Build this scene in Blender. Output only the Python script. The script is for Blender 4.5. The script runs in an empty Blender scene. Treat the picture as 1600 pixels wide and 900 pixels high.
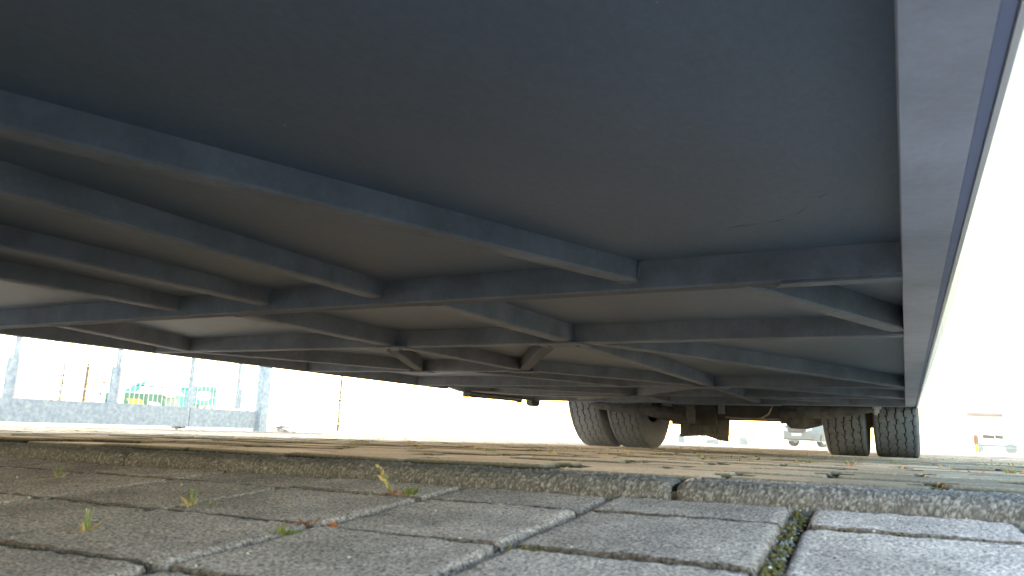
import bpy, math, random
import numpy as np
from mathutils import Vector, Matrix
rnd = random.Random(7)
S = bpy.context.scene
C = S.collection

# ------------------------------------------------------------ camera
cam = bpy.data.cameras.new('camera')
co = bpy.data.objects.new('camera', cam); C.objects.link(co)
r_ = Vector((0.88374506, 0.46639549, 0.03833949)); u_ = Vector((0.05613915, -0.18699654, 0.98075516)); f_ = Vector((-0.46458914, 0.86458518, 0.19144032))
co.matrix_world = Matrix(((r_.x, u_.x, -f_.x, 0), (r_.y, u_.y, -f_.y, 0), (r_.z, u_.z, -f_.z, 0.081), (0, 0, 0, 1)))
cam.sensor_width = 36; cam.lens = 1142 / 1600 * 36
cam.clip_start = 0.01; cam.clip_end = 2000
cam.dof.use_dof = True; cam.dof.focus_distance = 2.2; cam.dof.aperture_fstop = 13.0
S.camera = co
# ------------------------------------------------------------ light
SUN_AZ = math.radians(-38)      # clockwise from +Y
SUN_EL = math.radians(3.6)
w = bpy.data.worlds.new('World'); S.world = w; w.use_nodes = True
nt = w.node_tree; bg = nt.nodes['Background']
sky = nt.nodes.new('ShaderNodeTexSky'); sky.sky_type = 'NISHITA'; sky.sun_disc = False
sky.sun_elevation = SUN_EL; sky.sun_rotation = SUN_AZ; sky.air_density = 1.0; sky.dust_density = 0.6; sky.ozone_density = 1.3
nt.links.new(sky.outputs[0], bg.inputs[0]); bg.inputs[1].default_value = 0.15
sl = bpy.data.lights.new('sun', 'SUN'); sl.energy = 2.0; sl.angle = math.radians(0.5); sl.color = (1, .87, .70)
so = bpy.data.objects.new('sun', sl); C.objects.link(so)
sd = Vector((math.sin(SUN_AZ) * math.cos(SUN_EL), math.cos(SUN_AZ) * math.cos(SUN_EL), math.sin(SUN_EL)))
so.rotation_euler = sd.to_track_quat('Z', 'Y').to_euler(); so.location = (0, 0, 30)
S.view_settings.view_transform = 'Standard'; S.view_settings.look = 'None'
S.view_settings.exposure = 4.05; S.view_settings.gamma = 1.0

# ------------------------------------------------------------ materials
def mat(name, col, rough=.7, metal=0., n_amt=.25, n_scale=8., bump=0., b_scale=60., col2=None, spec=.5, detail=5., rot=None, stretch=None, attr=None, speck=0., speck_scale=300., var=.07):
    m = bpy.data.materials.new(name); m.use_nodes = True
    t = m.node_tree; b = t.nodes['Principled BSDF']
    b.inputs['Roughness'].default_value = rough; b.inputs['Metallic'].default_value = metal
    b.inputs['Specular IOR Level'].default_value = spec
    tc = t.nodes.new('ShaderNodeTexCoord'); mp = t.nodes.new('ShaderNodeMapping')
    geo = t.nodes.new('ShaderNodeNewGeometry')
    t.links.new(geo.outputs['Position'], mp.inputs[0])
    if stretch: mp.inputs['Scale'].default_value = stretch
    n = t.nodes.new('ShaderNodeTexNoise'); n.inputs['Scale'].default_value = n_scale; n.inputs['Detail'].default_value = detail
    n.inputs['Roughness'].default_value = .6
    t.links.new(mp.outputs[0], n.inputs['Vector'])
    cr = t.nodes.new('ShaderNodeValToRGB'); cr.color_ramp.elements[0].position = .3; cr.color_ramp.elements[1].position = .7
    c = np.array(col); c2 = np.array(col2) if col2 is not None else c * (1 + n_amt)
    c1 = c if col2 is not None else c * (1 - n_amt)
    cr.color_ramp.elements[0].color = (*c1, 1); cr.color_ramp.elements[1].color = (*np.minimum(c2, 1), 1)
    t.links.new(n.outputs['Fac'], cr.inputs[0]); out = cr.outputs[0]
    if speck:
        v = t.nodes.new('ShaderNodeTexNoise'); v.inputs['Scale'].default_value = speck_scale; v.inputs['Detail'].default_value = 3
        v.inputs['Roughness'].default_value = .75
        t.links.new(mp.outputs[0], v.inputs['Vector'])
        mr = t.nodes.new('ShaderNodeMapRange'); mr.inputs[1].default_value = .3; mr.inputs[2].default_value = .7
        mr.inputs[3].default_value = 1 - speck; mr.inputs[4].default_value = 1 + speck
        t.links.new(v.outputs['Fac'], mr.inputs[0])
        mx = t.nodes.new('ShaderNodeVectorMath'); mx.operation = 'SCALE'
        t.links.new(out, mx.inputs[0]); t.links.new(mr.outputs[0], mx.inputs['Scale']); out = mx.outputs[0]
    if attr:
        a = t.nodes.new('ShaderNodeAttribute'); a.attribute_name = attr
        mx = t.nodes.new('ShaderNodeVectorMath'); mx.operation = 'SCALE'
        t.links.new(out, mx.inputs[0]); t.links.new(a.outputs['Fac'], mx.inputs['Scale']); out = mx.outputs[0]
    oi = t.nodes.new('ShaderNodeObjectInfo'); mr = t.nodes.new('ShaderNodeMapRange')
    mr.inputs[3].default_value = 1 - var; mr.inputs[4].default_value = 1 + var
    t.links.new(oi.outputs['Random'], mr.inputs[0])
    mx = t.nodes.new('ShaderNodeVectorMath'); mx.operation = 'SCALE'
    t.links.new(out, mx.inputs[0]); t.links.new(mr.outputs[0], mx.inputs['Scale'])
    t.links.new(mx.outputs[0], b.inputs['Base Color'])
    if bump:
        n2 = t.nodes.new('ShaderNodeTexNoise'); n2.inputs['Scale'].default_value = b_scale; n2.inputs['Detail'].default_value = 4
        t.links.new(mp.outputs[0], n2.inputs['Vector'])
        bp = t.nodes.new('ShaderNodeBump'); bp.inputs['Strength'].default_value = 1; bp.inputs['Distance'].default_value = bump
        t.links.new(n2.outputs['Fac'], bp.inputs['Height']); t.links.new(bp.outputs[0], b.inputs['Normal'])
    return m
M = dict(
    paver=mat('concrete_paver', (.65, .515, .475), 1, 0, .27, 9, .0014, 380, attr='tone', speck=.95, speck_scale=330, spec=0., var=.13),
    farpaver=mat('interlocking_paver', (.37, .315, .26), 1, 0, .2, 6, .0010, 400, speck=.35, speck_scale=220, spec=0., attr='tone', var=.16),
    joint=mat('joint_grit', (.07, .062, .052), 1, 0, .5, 60, .002, 300, speck=.5, speck_scale=500, spec=.1),
    ground=mat('yard_ground', (.30, .29, .28), 1, 0, .2, .8, .004, 30, speck=.25, speck_scale=40, spec=.2),
    pebble=mat('washed_concrete', (.265, .228, .218), .9, 0, .12, 20, .0002, 900, attr='tone', spec=.4),
    steel=mat('galvanised_steel', (.165, .190, .228), .7, .1, .25, 11, .0004, 120, speck=.10, speck_scale=90),
    deck=mat('deck_board', (.098, .134, .188), .5, 0, .16, 2.2, .0003, 40, speck=.12, speck_scale=160, stretch=(1, .55, 1)),
    rail=mat('rail_steel', (.38, .40, .475), .65, .1, .16, 7, .0003, 90, speck=.08, speck_scale=120),
    paint=mat('pale_panel_paint', (.75, .76, .78), .35, 0, .05, 3, 0),
    dim_steel=mat('dimmed_steel', (.085, .098, .118), .9, 0, .2, 9, .0005, 90),  # steel darkened to dim sunward braces and shade a hollow; also scratch colour
    skirt=mat('skirt_gap_strip', (.20, .23, .36), .6, 0, .1, 5, 0),
    dark=mat('black_metal', (.045, .043, .042), .6, .1, .4, 12, .001, 60),
    susp=mat('axle_steel', (.075, .078, .082), .7, .1, .5, 22, .0015, 90, speck=.2, speck_scale=200),
    rust=mat('rusty_rim', (.22, .15, .10), .75, .2, .4, 15, .001, 100),
    rubber=mat('tyre_rubber', (.155, .160, .168), .85, 0, .18, 25, .0003, 700, speck=.35, speck_scale=500, spec=.3),
    rubber2=mat('tyre_groove', (.03, .03, .03), .9, 0, .2, 25, 0),
    blue=mat('gate_galvanised', (.155, .21, .28), .5, .3, .0, 26, .0003, 60, col2=(.30, .37, .43), detail=3),
    wire=mat('wire_galvanised', (.55, .57, .58), .4, .3, .1, 10),
    green=mat('skip_green', (.01, .17, .085), .5, 0, .25, 3, 0),
    turq=mat('turquoise_lid', (.0, .33, .30), .4, 0, .12, 3, 0),
    white=mat('white_cover', (.82, .82, .80), .6, 0, .05, 3, 0),
    yellow=mat('yellow_sticker', (.62, .48, .02), .5, 0, .05, 3, 0),
    orange=mat('orange_timber', (.52, .26, .08), .8, 0, .35, 9, 0),
    brown=mat('weathered_timber', (.20, .13, .08), .9, 0, .4, 9, 0),
    silver=mat('car_silver', (.16, .165, .17), .4, .2, .05, 3, 0),
    glass=mat('dark_glass', (.04, .045, .05), .1, 0, .1, 3, 0),
    lamp=mat('lamp_lens', (.7, .7, .7), .15, 0, .05, 3, 0),
    concrete=mat('pale_render', (.82, .81, .79), .9, 0, .08, 1, 0),
    tile=mat('roof_tile', (.36, .15, .07), .8, 0, .25, 4, 0),
    leaf=mat('weed_leaf', (.20, .26, .05), .6, 0, .35, 60, 0),
    redleaf=mat('dry_leaf', (.55, .20, .08), .7, 0, .4, 60, 0),
    seed=mat('weed_seed', (.68, .54, .26), .8, 0, .3, 60, 0),
    moss=mat('moss', (.13, .105, .035), .95, 0, .5, 90, .001, 400),
    twig=mat('dry_twig', (.16, .15, .15), .9, 0, .4, 30, 0),
    crown=mat('tree_leaf', (.08, .11, .03), .8, 0, .4, 3, 0),
    cable=mat('grey_hose', (.30, .28, .25), .6, 0, .2, 20, 0),
    pale_grit=mat('pale_grit', (.70, .66, .58), .9, 0, .2, 90, 0),
    cement=mat('cement_block', (.33, .31, .29), .9, 0, .2, 9, 0),
)
# dull smears in the deck material: long soft streaks of old dirt
dm = M['deck'].node_tree

# ------------------------------------------------------------ helpers
class MB:
    def __init__(s): s.v = []; s.f = []
    def add(s, vs, fs):
        k = len(s.v); s.v += [tuple(v) for v in vs]; s.f += [tuple(i + k for i in f) for f in fs]; return s
    def box(s, x0, x1, y0, y1, z0, z1):
        return s.add([(x, y, z) for z in (z0, z1) for y in (y0, y1) for x in (x0, x1)],
                     [(0, 2, 3, 1), (4, 5, 7, 6), (0, 1, 5, 4), (1, 3, 7, 5), (3, 2, 6, 7), (2, 0, 4, 6)])
    def bar(s, a, b, wd, z0, z1, ext=0., lean=0.):
        a = Vector((a[0], a[1], 0)); b = Vector((b[0], b[1], 0)); d = (b - a).normalized(); n = Vector((-d.y, d.x, 0)) * wd / 2
        a -= d * ext; b += d * ext; vs = []
        ch = .003
        for p in (a, b):
            for (q, z) in ((-1, z1), (-1, z0 + ch), (-1 + ch / wd * 2, z0), (1 - ch / wd * 2, z0), (1, z0 + ch), (1, z1)):
                vs.append((p.x + n.x * q, p.y + n.y * q, z))
        fs = [(i, i + 1, i + 7, i + 6) for i in range(5)] + [(5, 0, 6, 11), (0, 5, 4, 3, 2, 1), (6, 7, 8, 9, 10, 11)]
        return s.add(vs, fs)
    def tube(s, pts, rad, n=8, cap=True):
        pts = [Vector(p) for p in pts]; rad = rad if isinstance(rad, (list, tuple)) else [rad] * len(pts); k0 = len(s.v); up = Vector((0, 0, 1))
        for i, p in enumerate(pts):
            d = (pts[min(i + 1, len(pts) - 1)] - pts[max(i - 1, 0)]).normalized()
            a = d.cross(up if abs(d.z) < .9 else Vector((1, 0, 0))).normalized(); b = d.cross(a)
            for j in range(n):
                t = 2 * math.pi * j / n; q = p + (a * math.cos(t) + b * math.sin(t)) * rad[i]; s.v.append(tuple(q))
        for i in range(len(pts) - 1):
            for j in range(n): s.f.append((k0 + i * n + j, k0 + i * n + (j + 1) % n, k0 + (i + 1) * n + (j + 1) % n, k0 + (i + 1) * n + j))
        if cap: s.f.append(tuple(k0 + j for j in range(n))[::-1]); s.f.append(tuple(k0 + (len(pts) - 1) * n + j for j in range(n)))
        return s
    def prism(s, poly, a0, a1, axis='y'):      # poly in the two other axes
        n = len(poly); vs = []
        for a in (a0, a1):
            for (p, q) in poly: vs.append((p, a, q) if axis == 'y' else ((a, p, q) if axis == 'x' else (p, q, a)))
        return s.add(vs, [tuple(range(n)), tuple(range(2 * n - 1, n - 1, -1))] + [(i, (i + 1) % n, n + (i + 1) % n, n + i) for i in range(n)])
    def lathe(s, prof, n=48, axis='x'):        # prof: list of (a, r)
        k0 = len(s.v)
        for (a, r) in prof:
            for j in range(n):
                t = 2 * math.pi * j / n; s.v.append((a, r * math.cos(t), r * math.sin(t)))
        for i in range(len(prof) - 1):
            for j in range(n): s.f.append((k0 + i * n + j, k0 + (i + 1) * n + j, k0 + (i + 1) * n + (j + 1) % n, k0 + i * n + (j + 1) % n))
        return s
    def mesh(s, name):
        me = bpy.data.meshes.new(name); me.from_pydata(s.v, [], s.f); me.update(); return me
    def build(s, name, m, parent=None, smooth=False, loc=None, rz=0.):
        me = s.mesh(name)
        if m: me.materials.append(M[m] if isinstance(m, str) else m)
        return link(name, me, parent, smooth, loc, rz)
def link(name, me, parent=None, smooth=False, loc=None, rz=0.):
    if smooth: me.polygons.foreach_set('use_smooth', [True] * len(me.polygons))
    o = bpy.data.objects.new(name, me); C.objects.link(o)
    if parent: o.parent = parent
    if loc is not None: o.location = loc
    if rz: o.rotation_euler = (0, 0, rz)
    return o
def empty(name, loc=(0, 0, 0), rz=0.):
    o = bpy.data.objects.new(name, None); C.objects.link(o); o.location = loc; o.rotation_euler = (0, 0, rz); o.empty_display_size = .1; return o
def tag(o, label=None, cat=None, group=None, kind=None):
    if label: o['label'] = label
    if cat: o['category'] = cat
    if group: o['group'] = group
    if kind: o['kind'] = kind
    return o
def npmesh(name, V, F, m, parent=None, smooth=True, attr=None, loc=None):
    me = bpy.data.meshes.new(name); nv = len(V); nf = len(F); F = np.asarray(F, np.int32)
    me.vertices.add(nv); me.vertices.foreach_set('co', np.asarray(V, np.float32).ravel())
    k = F.shape[1]; me.loops.add(nf * k); me.loops.foreach_set('vertex_index', F.ravel())
    me.polygons.add(nf); me.polygons.foreach_set('loop_start', np.arange(0, nf * k, k, dtype=np.int32))
    me.polygons.foreach_set('loop_total', np.full(nf, k, np.int32)) if hasattr(me.polygons, 'foreach_set') and False else None
    me.update(calc_edges=True); me.validate()
    if attr is not None:
        a = me.attributes.new('tone', 'FLOAT', 'POINT'); a.data.foreach_set('value', np.asarray(attr, np.float32))
    me.materials.append(M[m])
    return link(name, me, parent, smooth, loc)
def gridfaces(nx, ny, off=0):
    i, j = np.meshgrid(np.arange(nx - 1), np.arange(ny - 1), indexing='ij'); a = i * ny + j
    return np.stack([a, a + ny, a + ny + 1, a + 1], -1).reshape(-1, 4) + off
def h3(a, b, c, s=0):
    x = (a.astype(np.int64) * 73856093) ^ (b.astype(np.int64) * 19349663) ^ (c.astype(np.int64) * 83492791) ^ (s * 2654435761)
    x = (x ^ (x >> 13)) * 1274126177 & 0x7fffffff; x = (x ^ (x >> 16)) & 0xffff
    return x / 65535.
def vnoise(P, sc, s=0):
    q = P * sc; i = np.floor(q).astype(int); f = q - i; f = f * f * (3 - 2 * f); r = 0
    for dx in (0, 1):
        for dy in (0, 1):
            for dz in (0, 1):
                r = r + h3(i[:, 0] + dx, i[:, 1] + dy, i[:, 2] + dz, s) * (f[:, 0] if dx else 1 - f[:, 0]) * (f[:, 1] if dy else 1 - f[:, 1]) * (f[:, 2] if dz else 1 - f[:, 2])
    return r - .5
def worley(P, sc, s=0):
    q = P * sc; i = np.floor(q).astype(int); d1 = np.full(len(P), 9.); idv = np.zeros(len(P)); d2 = np.full(len(P), 9.)
    for dx in (-1, 0, 1):
        for dy in (-1, 0, 1):
            for dz in (-1, 0, 1):
                a, b, c = i[:, 0] + dx, i[:, 1] + dy, i[:, 2] + dz
                p = np.stack([a + h3(a, b, c, s), b + h3(a, b, c, s + 1), c + h3(a, b, c, s + 2)], -1)
                d = np.sqrt(((q - p) ** 2).sum(1)); k = d < d1
                d2 = np.where(k, d1, np.minimum(d2, d)); d1 = np.where(k, d, d1); idv = np.where(k, h3(a, b, c, s + 3), idv)
    return d1, d2, idv

# ------------------------------------------------------------ ground heights
LR = math.radians(2.2); OX, OY = -.098, .746
E1 = (math.cos(LR), math.sin(LR)); E2 = (-math.sin(LR), math.cos(LR))
def lat(s, t): return OX + s * E1[0] + t * E2[0], OY + s * E1[1] + t * E2[1]
def inv(x, y): dx, dy = x - OX, y - OY; return dx * E1[0] + dy * E1[1], dx * E2[0] + dy * E2[1]
KT0, KT1 = .103, .165
def znear(x, y): return -.049 + .008 * x + .074 * np.maximum(y, -.6)
def zfar(x, y):
    s = np.clip((y - .9) / 4.8, 0, 1)
    return .036 * (1 - s) + .008 * np.clip(x, -8, 8) - .003 * np.maximum(y - 8, 0) * (y < 60) - .156 * (y >= 60)
# base sheet: fine near the camera, out to the horizon
def axis_vals(lo, hi, st, far): 
    a = list(np.arange(lo, hi + 1e-6, st)); k = st
    while a[-1] < far: k *= 1.35; a.append(a[-1] + k)
    k = st
    while a[0] > -far: k *= 1.35; a.insert(0, a[0] - k)
    return np.array(a)
gx = axis_vals(-8, 4, .25, 900); gy = axis_vals(-2, 12, .25, 900)
X, Y = np.meshgrid(gx, gy, indexing='ij')
ss, tt = inv(X, Y)
inside = (X > -6.6) & (X < 4.1) & (Y < 10.6) & (Y > -1.7)
Z = np.where(tt < .13, znear(X, Y), zfar(X, Y)) - np.where(inside, .030, 0.) - np.where((tt < .3) & (tt > -.2), .02, 0)
o = npmesh('ground', np.stack([X, Y, Z], -1).reshape(-1, 3), gridfaces(len(gx), len(gy)), 'ground'); tag(o, kind='structure')

# ------------------------------------------------------------ near paving: square concrete slabs
paving = empty('pavement'); tag(paving, kind='structure')
# grit bed right under the slabs (fine sheet following the slope)
xs = np.linspace(-2.6, 1.6, 260); ys = np.linspace(-1.2, 0.0, 70)
T = np.linspace(-1.7, .103, 160); Sx = np.linspace(-2.4, 1.7, 340)
SS, TT = np.meshgrid(Sx, T, indexing='ij'); XX, YY = lat(SS, TT)
P = np.stack([XX.ravel(), YY.ravel(), znear(XX, YY).ravel()], -1)
P[:, 2] += -.0145 + .004 * vnoise(P, 90) + .003 * vnoise(P, 240, 3)
npmesh('joint_grit', P, gridfaces(340, 160), 'joint', paving)
def slab(s0, s1, t0, t1, g, seed, dz=0., n=34):
    rr = random.Random(seed)
    w_, h_ = s1 - s0, t1 - t0
    # rounded grid: rings for the edge, then the flat top
    ed = np.array([0, .0006, .0015, .004, .0075, .012])
    hz = np.array([-.026, -.012, -.0055, -.0028, -.0012, -.0004, 0])
    def ax(L, k):
        inner = np.linspace(.017, L - .017, k); a = np.concatenate([ed, inner, L - ed[::-1]]); return a
    kx = max(6, int(w_ / .008)); ky = max(4, int(h_ / .008))
    ax_, ay_ = ax(w_, kx), ax(h_, ky)
    A, B = np.meshgrid(ax_, ay_, indexing='ij')
    da = np.minimum(A, w_ - A); db = np.minimum(B, h_ - B)
    R = .010
    # distance inside the outline with rounded corners
    qa = np.maximum(R - da, 0); qb = np.maximum(R - db, 0); d = np.maximum(R - np.sqrt(qa ** 2 + qb ** 2), 0)
    zz = np.interp(d, [0, .0008, .002, .004, .008], [-.0060, -.0026, -.0010, -.0003, 0])
    corner = np.sqrt(qa ** 2 + qb ** 2) > R
    # pull corner points on to the arc
    k = np.where(corner, R / np.maximum(np.sqrt(qa ** 2 + qb ** 2), 1e-6), 1.)
    ca = np.where(A < w_ / 2, R - qa * k, w_ - R + qa * k); cb = np.where(B < h_ / 2, R - qb * k, h_ - R + qb * k)
    A2 = np.where(qa > 0, ca, A); B2 = np.where(qb > 0, cb, B)
    x, y = lat(s0 + A2, t0 + B2)
    P = np.stack([x.ravel(), y.ravel(), np.zeros(x.size)], -1)
    side = (da < db).ravel(); zz = np.where(da < db, np.interp(d, [0, .0008, .0024, .0048, .008], [-.0075, -.0032, -.0013, -.0004, 0]), np.interp(d, [0, .0004, .0012, .003], [-.0040, -.0008, -.0002, 0]))
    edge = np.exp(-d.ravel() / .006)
    n1 = vnoise(P + seed, 60, seed); n2 = vnoise(P + seed, 300, seed + 1); n3 = vnoise(P, 700, seed + 2)
    zs = znear(x, y).ravel() + dz + (zz.ravel()) + .0012 * n1 + (.0008 + .0016 * edge) * n2 + .0007 * n3
    cx_, cy_ = (s0 + s1) / 2, (t0 + t1) / 2
    zs += rr.uniform(-.008, .008) * (A.ravel() + s0 - cx_) + rr.uniform(-.008, .008) * (B.ravel() + t0 - cy_)
    P[:, 0] += edge * n2 * .0018; P[:, 1] += edge * (n1 * .0010 + n2 * .0008)
    P[:, 2] = zs
    nx, ny = A.shape; F = [gridfaces(nx, ny)]
    idx = np.arange(nx * ny).reshape(nx, ny)
    ring = np.concatenate([idx[:-1, 0], idx[-1, :-1], idx[:0:-1, -1], idx[0, :0:-1]])
    low = P[ring].copy(); low[:, 2] -= .03
    base = len(P); V = np.concatenate([P, low]); m = len(ring)
    a = np.arange(m); b_ = (a + 1) % m
    F.append(np.stack([ring[a], base + a, base + b_, ring[b_]], -1))
    dirt_shade = np.where((da < db).ravel(), np.interp(d.ravel(), [0, .002, .006], [.34, .55, 1.]), np.interp(d.ravel(), [0, .0012, .0045], [.22, .32, 1.]))  # joint shade painted into the edge tone, along with edge dirt
    tone = np.concatenate([dirt_shade * (1 + .10 * n1), np.full(m, .2)])
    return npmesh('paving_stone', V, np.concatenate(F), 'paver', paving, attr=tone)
cols = [-2.2, -2.0, -1.8, -1.6, -1.4, -1.2, -1.0, -.81, -.613, -.4, -.204, 0., .195, .395, .595, .80, 1.0]
rows = [(0.002, .099), (-.182, -.003), (-.352, -.187), (-.53, -.357), (-.71, -.535), (-.89, -.715)]
wide = {0.: .016, .195: .013, -.4: .007, -.204: .008, -1.2: .008}
nseed = 0
for ci in range(len(cols) - 1):
    for ri, (t0, t1) in enumerate(rows):
        nseed += 1
        gl = wide.get(cols[ci], .0045) / 2; gr = wide.get(cols[ci + 1], .0045) / 2
        if ri > 4 and cols[ci] < -1.3: continue
        j = rnd.uniform(-.003, .003)
        # the slab row against the kerb is slightly shifted at the open joint
        sh = .0
        if cols[ci] == 0.: sh = .008 if ri == 0 else 0
        slab(cols[ci] + gl + sh * .5, cols[ci + 1] - gr, t0 + .0002, t1 - .0002, .004, nseed, rnd.uniform(-.0012, .0012) + (-.0012 if cols[ci] >= 0 and ri == 1 else 0))

# ------------------------------------------------------------ kerb of washed pebble concrete
kerb = empty('kerb'); tag(kerb, kind='structure')
def kerb_stone(s0, s1, seed):
    L = s1 - s0; ns = int(L / .0013); prof = []
    W_ = KT1 - KT0; R = .016
    # profile: front face, rounded nose, top, short back
    for z in np.linspace(-.03, .020 - R, 18): prof.append((0, z))
    for a in np.linspace(0, math.pi / 2, 14)[1:]: prof.append((R - R * math.cos(a), .020 - R + R * math.sin(a)))
    for t in np.linspace(R, W_ - .004, 24)[1:]: prof.append((t, .020 + .002 * (t / W_)))
    prof += [(W_, .019), (W_, .0), (W_, -.02)]
    prof = np.array(prof); npf = len(prof)
    nrm = np.gradient(prof, axis=0); nrm = np.stack([-nrm[:, 1], nrm[:, 0]], -1); nrm /= np.linalg.norm(nrm, axis=1)[:, None] + 1e-9
    sv = np.linspace(0, L, ns)
    SS, KK = np.meshgrid(sv, np.arange(npf), indexing='ij'); t = prof[KK, 0]; z = prof[KK, 1]
    P0 = np.stack([(SS + s0).ravel(), t.ravel(), z.ravel()], -1)
    d1, d2, idv = worley(P0, 380, seed)
    d1b, _, idb = worley(P0, 170, seed + 9)
    big = (idb > .72) & (d1b < .42)
    disp = np.where(big, .0026 * np.sqrt(np.maximum(1 - (d1b / .45) ** 2, 0)), .0017 * np.sqrt(np.maximum(1 - (d1 / .75) ** 2, 0)) * (.5 + .6 * idv))
    disp = disp + .003 * vnoise(P0, 14, seed) 
    endf = np.minimum(SS, L - SS).ravel(); disp -= .006 * np.exp(-(endf / .006))
    nn = nrm[KK.ravel()]
    tone = np.where(big, .8 + .7 * h3((idb * 9999).astype(int), (idb * 7).astype(int), (idb * 3).astype(int)), np.where(d2 - d1 < .12, .42, .62 + .85 * idv ** 1.8))
    tt_ = t.ravel() + nn[:, 0] * disp; zz = z.ravel() + nn[:, 1] * disp
    x, y = lat(SS.ravel() + s0, KT0 + tt_)
    zb = znear(*lat(SS.ravel() + s0, KT0))
    V = np.stack([x, y, zb + zz], -1)
    F = gridfaces(ns, npf)
    # end caps
    caps = []
    return npmesh('kerb_stone', V, F, 'pebble', kerb, attr=tone)
for a, b, sd_ in ((-4.0, -3.065, 5), (-3.06, -2.025, 4), (-2.02, -1.065, 1), (-1.06, -.138, 2), (-.132, .80, 3), (.806, 1.74, 6)):
    kerb_stone(a, b, sd_)
bx_ = MB()
for a, b in ((-4.0, 1.74),):
    n = 24
    for i in range(n):
        s0 = a + (b - a) * i / n; s1 = a + (b - a) * (i + 1) / n
        q = [lat(s0, KT0 + .006), lat(s1, KT0 + .006), lat(s1, KT1 - .006), lat(s0, KT1 - .006)]
        zt = [float(znear(*p)) + .008 for p in q]
        bx_.add([(p[0], p[1], z) for p, z in zip(q, zt)] + [(p[0], p[1], z - .05) for p, z in zip(q, zt)], [(0, 1, 2, 3), (0, 4, 5, 1), (1, 5, 6, 2), (2, 6, 7, 3), (3, 7, 4, 0)])
bx_.build('kerb_bed', 'joint', kerb)

# ------------------------------------------------------------ far paving: notched interlocking blocks
yard = empty('yard_paving'); tag(yard, kind='structure')
BW, BD = .228, .168
def notched():
    hw, hd = BW / 2 - .0040, BD / 2 - .0048; nw, nd = .019, .036
    out = [(-hw + .004, -hd), (hw - .004, -hd), (hw, -hd + .004), (hw, -nd), (hw - nw, -nd + .005), (hw - nw, nd - .005), (hw, nd), (hw, hd - .004), (hw - .004, hd),
           (-hw + .004, hd), (-hw, hd - .004), (-hw, nd), (-hw + nw, nd - .005), (-hw + nw, -nd + .005), (-hw, -nd), (-hw, -hd + .004)]
    n = len(out); v = [(x * .97 if False else x - math.copysign(.005, x), y - math.copysign(.005, y), 0) for x, y in out] + [(x, y, -.006) for x, y in out] + [(x, y, -.04) for x, y in out]
    f = [tuple(range(n))] + [(i + n, (i + 1) % n + n, (i + 1) % n, i) for i in range(n)] + [(i + 2 * n, (i + 1) % n + 2 * n, (i + 1) % n + n, i + n) for i in range(n)]
    return v, f
nv_, nf_ = notched()
def set_tone(me, vals):
    a = me.attributes.new('tone', 'FLOAT', 'POINT'); a.data.foreach_set('value', np.asarray(vals, np.float32))
btone = [1.] * 16 + [.16] * 16 + [.10] * 16  # block bevels painted dark: bevel shade together with joint dirt
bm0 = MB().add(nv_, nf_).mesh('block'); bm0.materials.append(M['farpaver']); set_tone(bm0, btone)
cand = []
t = KT1 + .008 + BD / 2; r = 0
while t < 9.6:
    k = int(6.2 / BW)
    for i in range(-k, int(4.2 / BW)):
        s = i * BW + (BW / 2 if r % 2 else 0) + .02
        x, y = lat(s, t)
        if -6.2 < x < 3.8: cand.append((s, t, x, y))
    t += BD; r += 1
def vis(c_):
    x, y = c_[2], c_[3]; a = math.atan2(-x, y)      # left of +Y
    d = math.hypot(x, y); off = 0 if -.2 < a < 1.15 else 5
    return d + off
cand.sort(key=vis)
stuff_v, stuff_f = [], []
jit = random.Random(3)
for k, (s, t, x, y) in enumerate(cand):
    z = float(zfar(x, y)) + jit.uniform(-.0030, .0030) * (1 if k < 300 and y < 4.5 else .3) + .0035; rz = LR + jit.uniform(-.006, .006); tx, ty = jit.uniform(-.015, .015) * (1 if y < 3 else .4), jit.uniform(-.010, .010) * (1 if y < 3 else .4)
    if k < 300:
        o = link('paving_block', bm0, yard, loc=(x, y, z)); sl_ = -.0075 if y < 5.7 else 0
        o.rotation_euler = (sl_ + tx, -.008 + ty, rz)
    else:
        cz_, sz_ = math.cos(rz), math.sin(rz); b0 = len(stuff_v)
        for (vx, vy, vz) in nv_:
            px, py = x + vx * cz_ - vy * sz_, y + vx * sz_ + vy * cz_
            stuff_v.append((px, py, float(zfar(px, py)) + z - float(zfar(x, y)) + vz))
        stuff_f += [tuple(i + b0 for i in f) for f in nf_]
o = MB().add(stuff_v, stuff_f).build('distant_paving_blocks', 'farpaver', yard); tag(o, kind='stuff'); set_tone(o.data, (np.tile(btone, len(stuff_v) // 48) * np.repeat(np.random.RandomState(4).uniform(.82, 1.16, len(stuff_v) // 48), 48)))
# sand in the joints of the yard paving
T = np.linspace(KT1 - .004, 9.6, 420); Sx = np.linspace(-6.1, 3.9, 420)
SS, TT = np.meshgrid(Sx, T, indexing='ij'); XX, YY = lat(SS, TT)
P = np.stack([XX.ravel(), YY.ravel(), zfar(XX, YY).ravel()], -1); P[:, 2] += -.016 + .006 * vnoise(P, 25)
npmesh('joint_sand', P, gridfaces(420, 420), 'joint', yard)

# ------------------------------------------------------------ trailer
TR = empty('trailer', (-1.18, 5.8, 0)); tag(TR, 'low dark trailer overhead seen from below, with braced steel frame and twin rear wheels', 'trailer')
def part(mb, name, m, parent=TR, smooth=False):
    o = mb.build(name, m, None, smooth); o.parent = parent
    o.matrix_parent_inverse = Matrix.Translation(-Vector(TR.location)) if parent is TR else Matrix.Identity(4)
    return o
Z0, Z1 = .312, .360        # underside of the frame, underside of the deck
XL, XR = -2.43, .009
YF, YB = -4.2, 5.02
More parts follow.
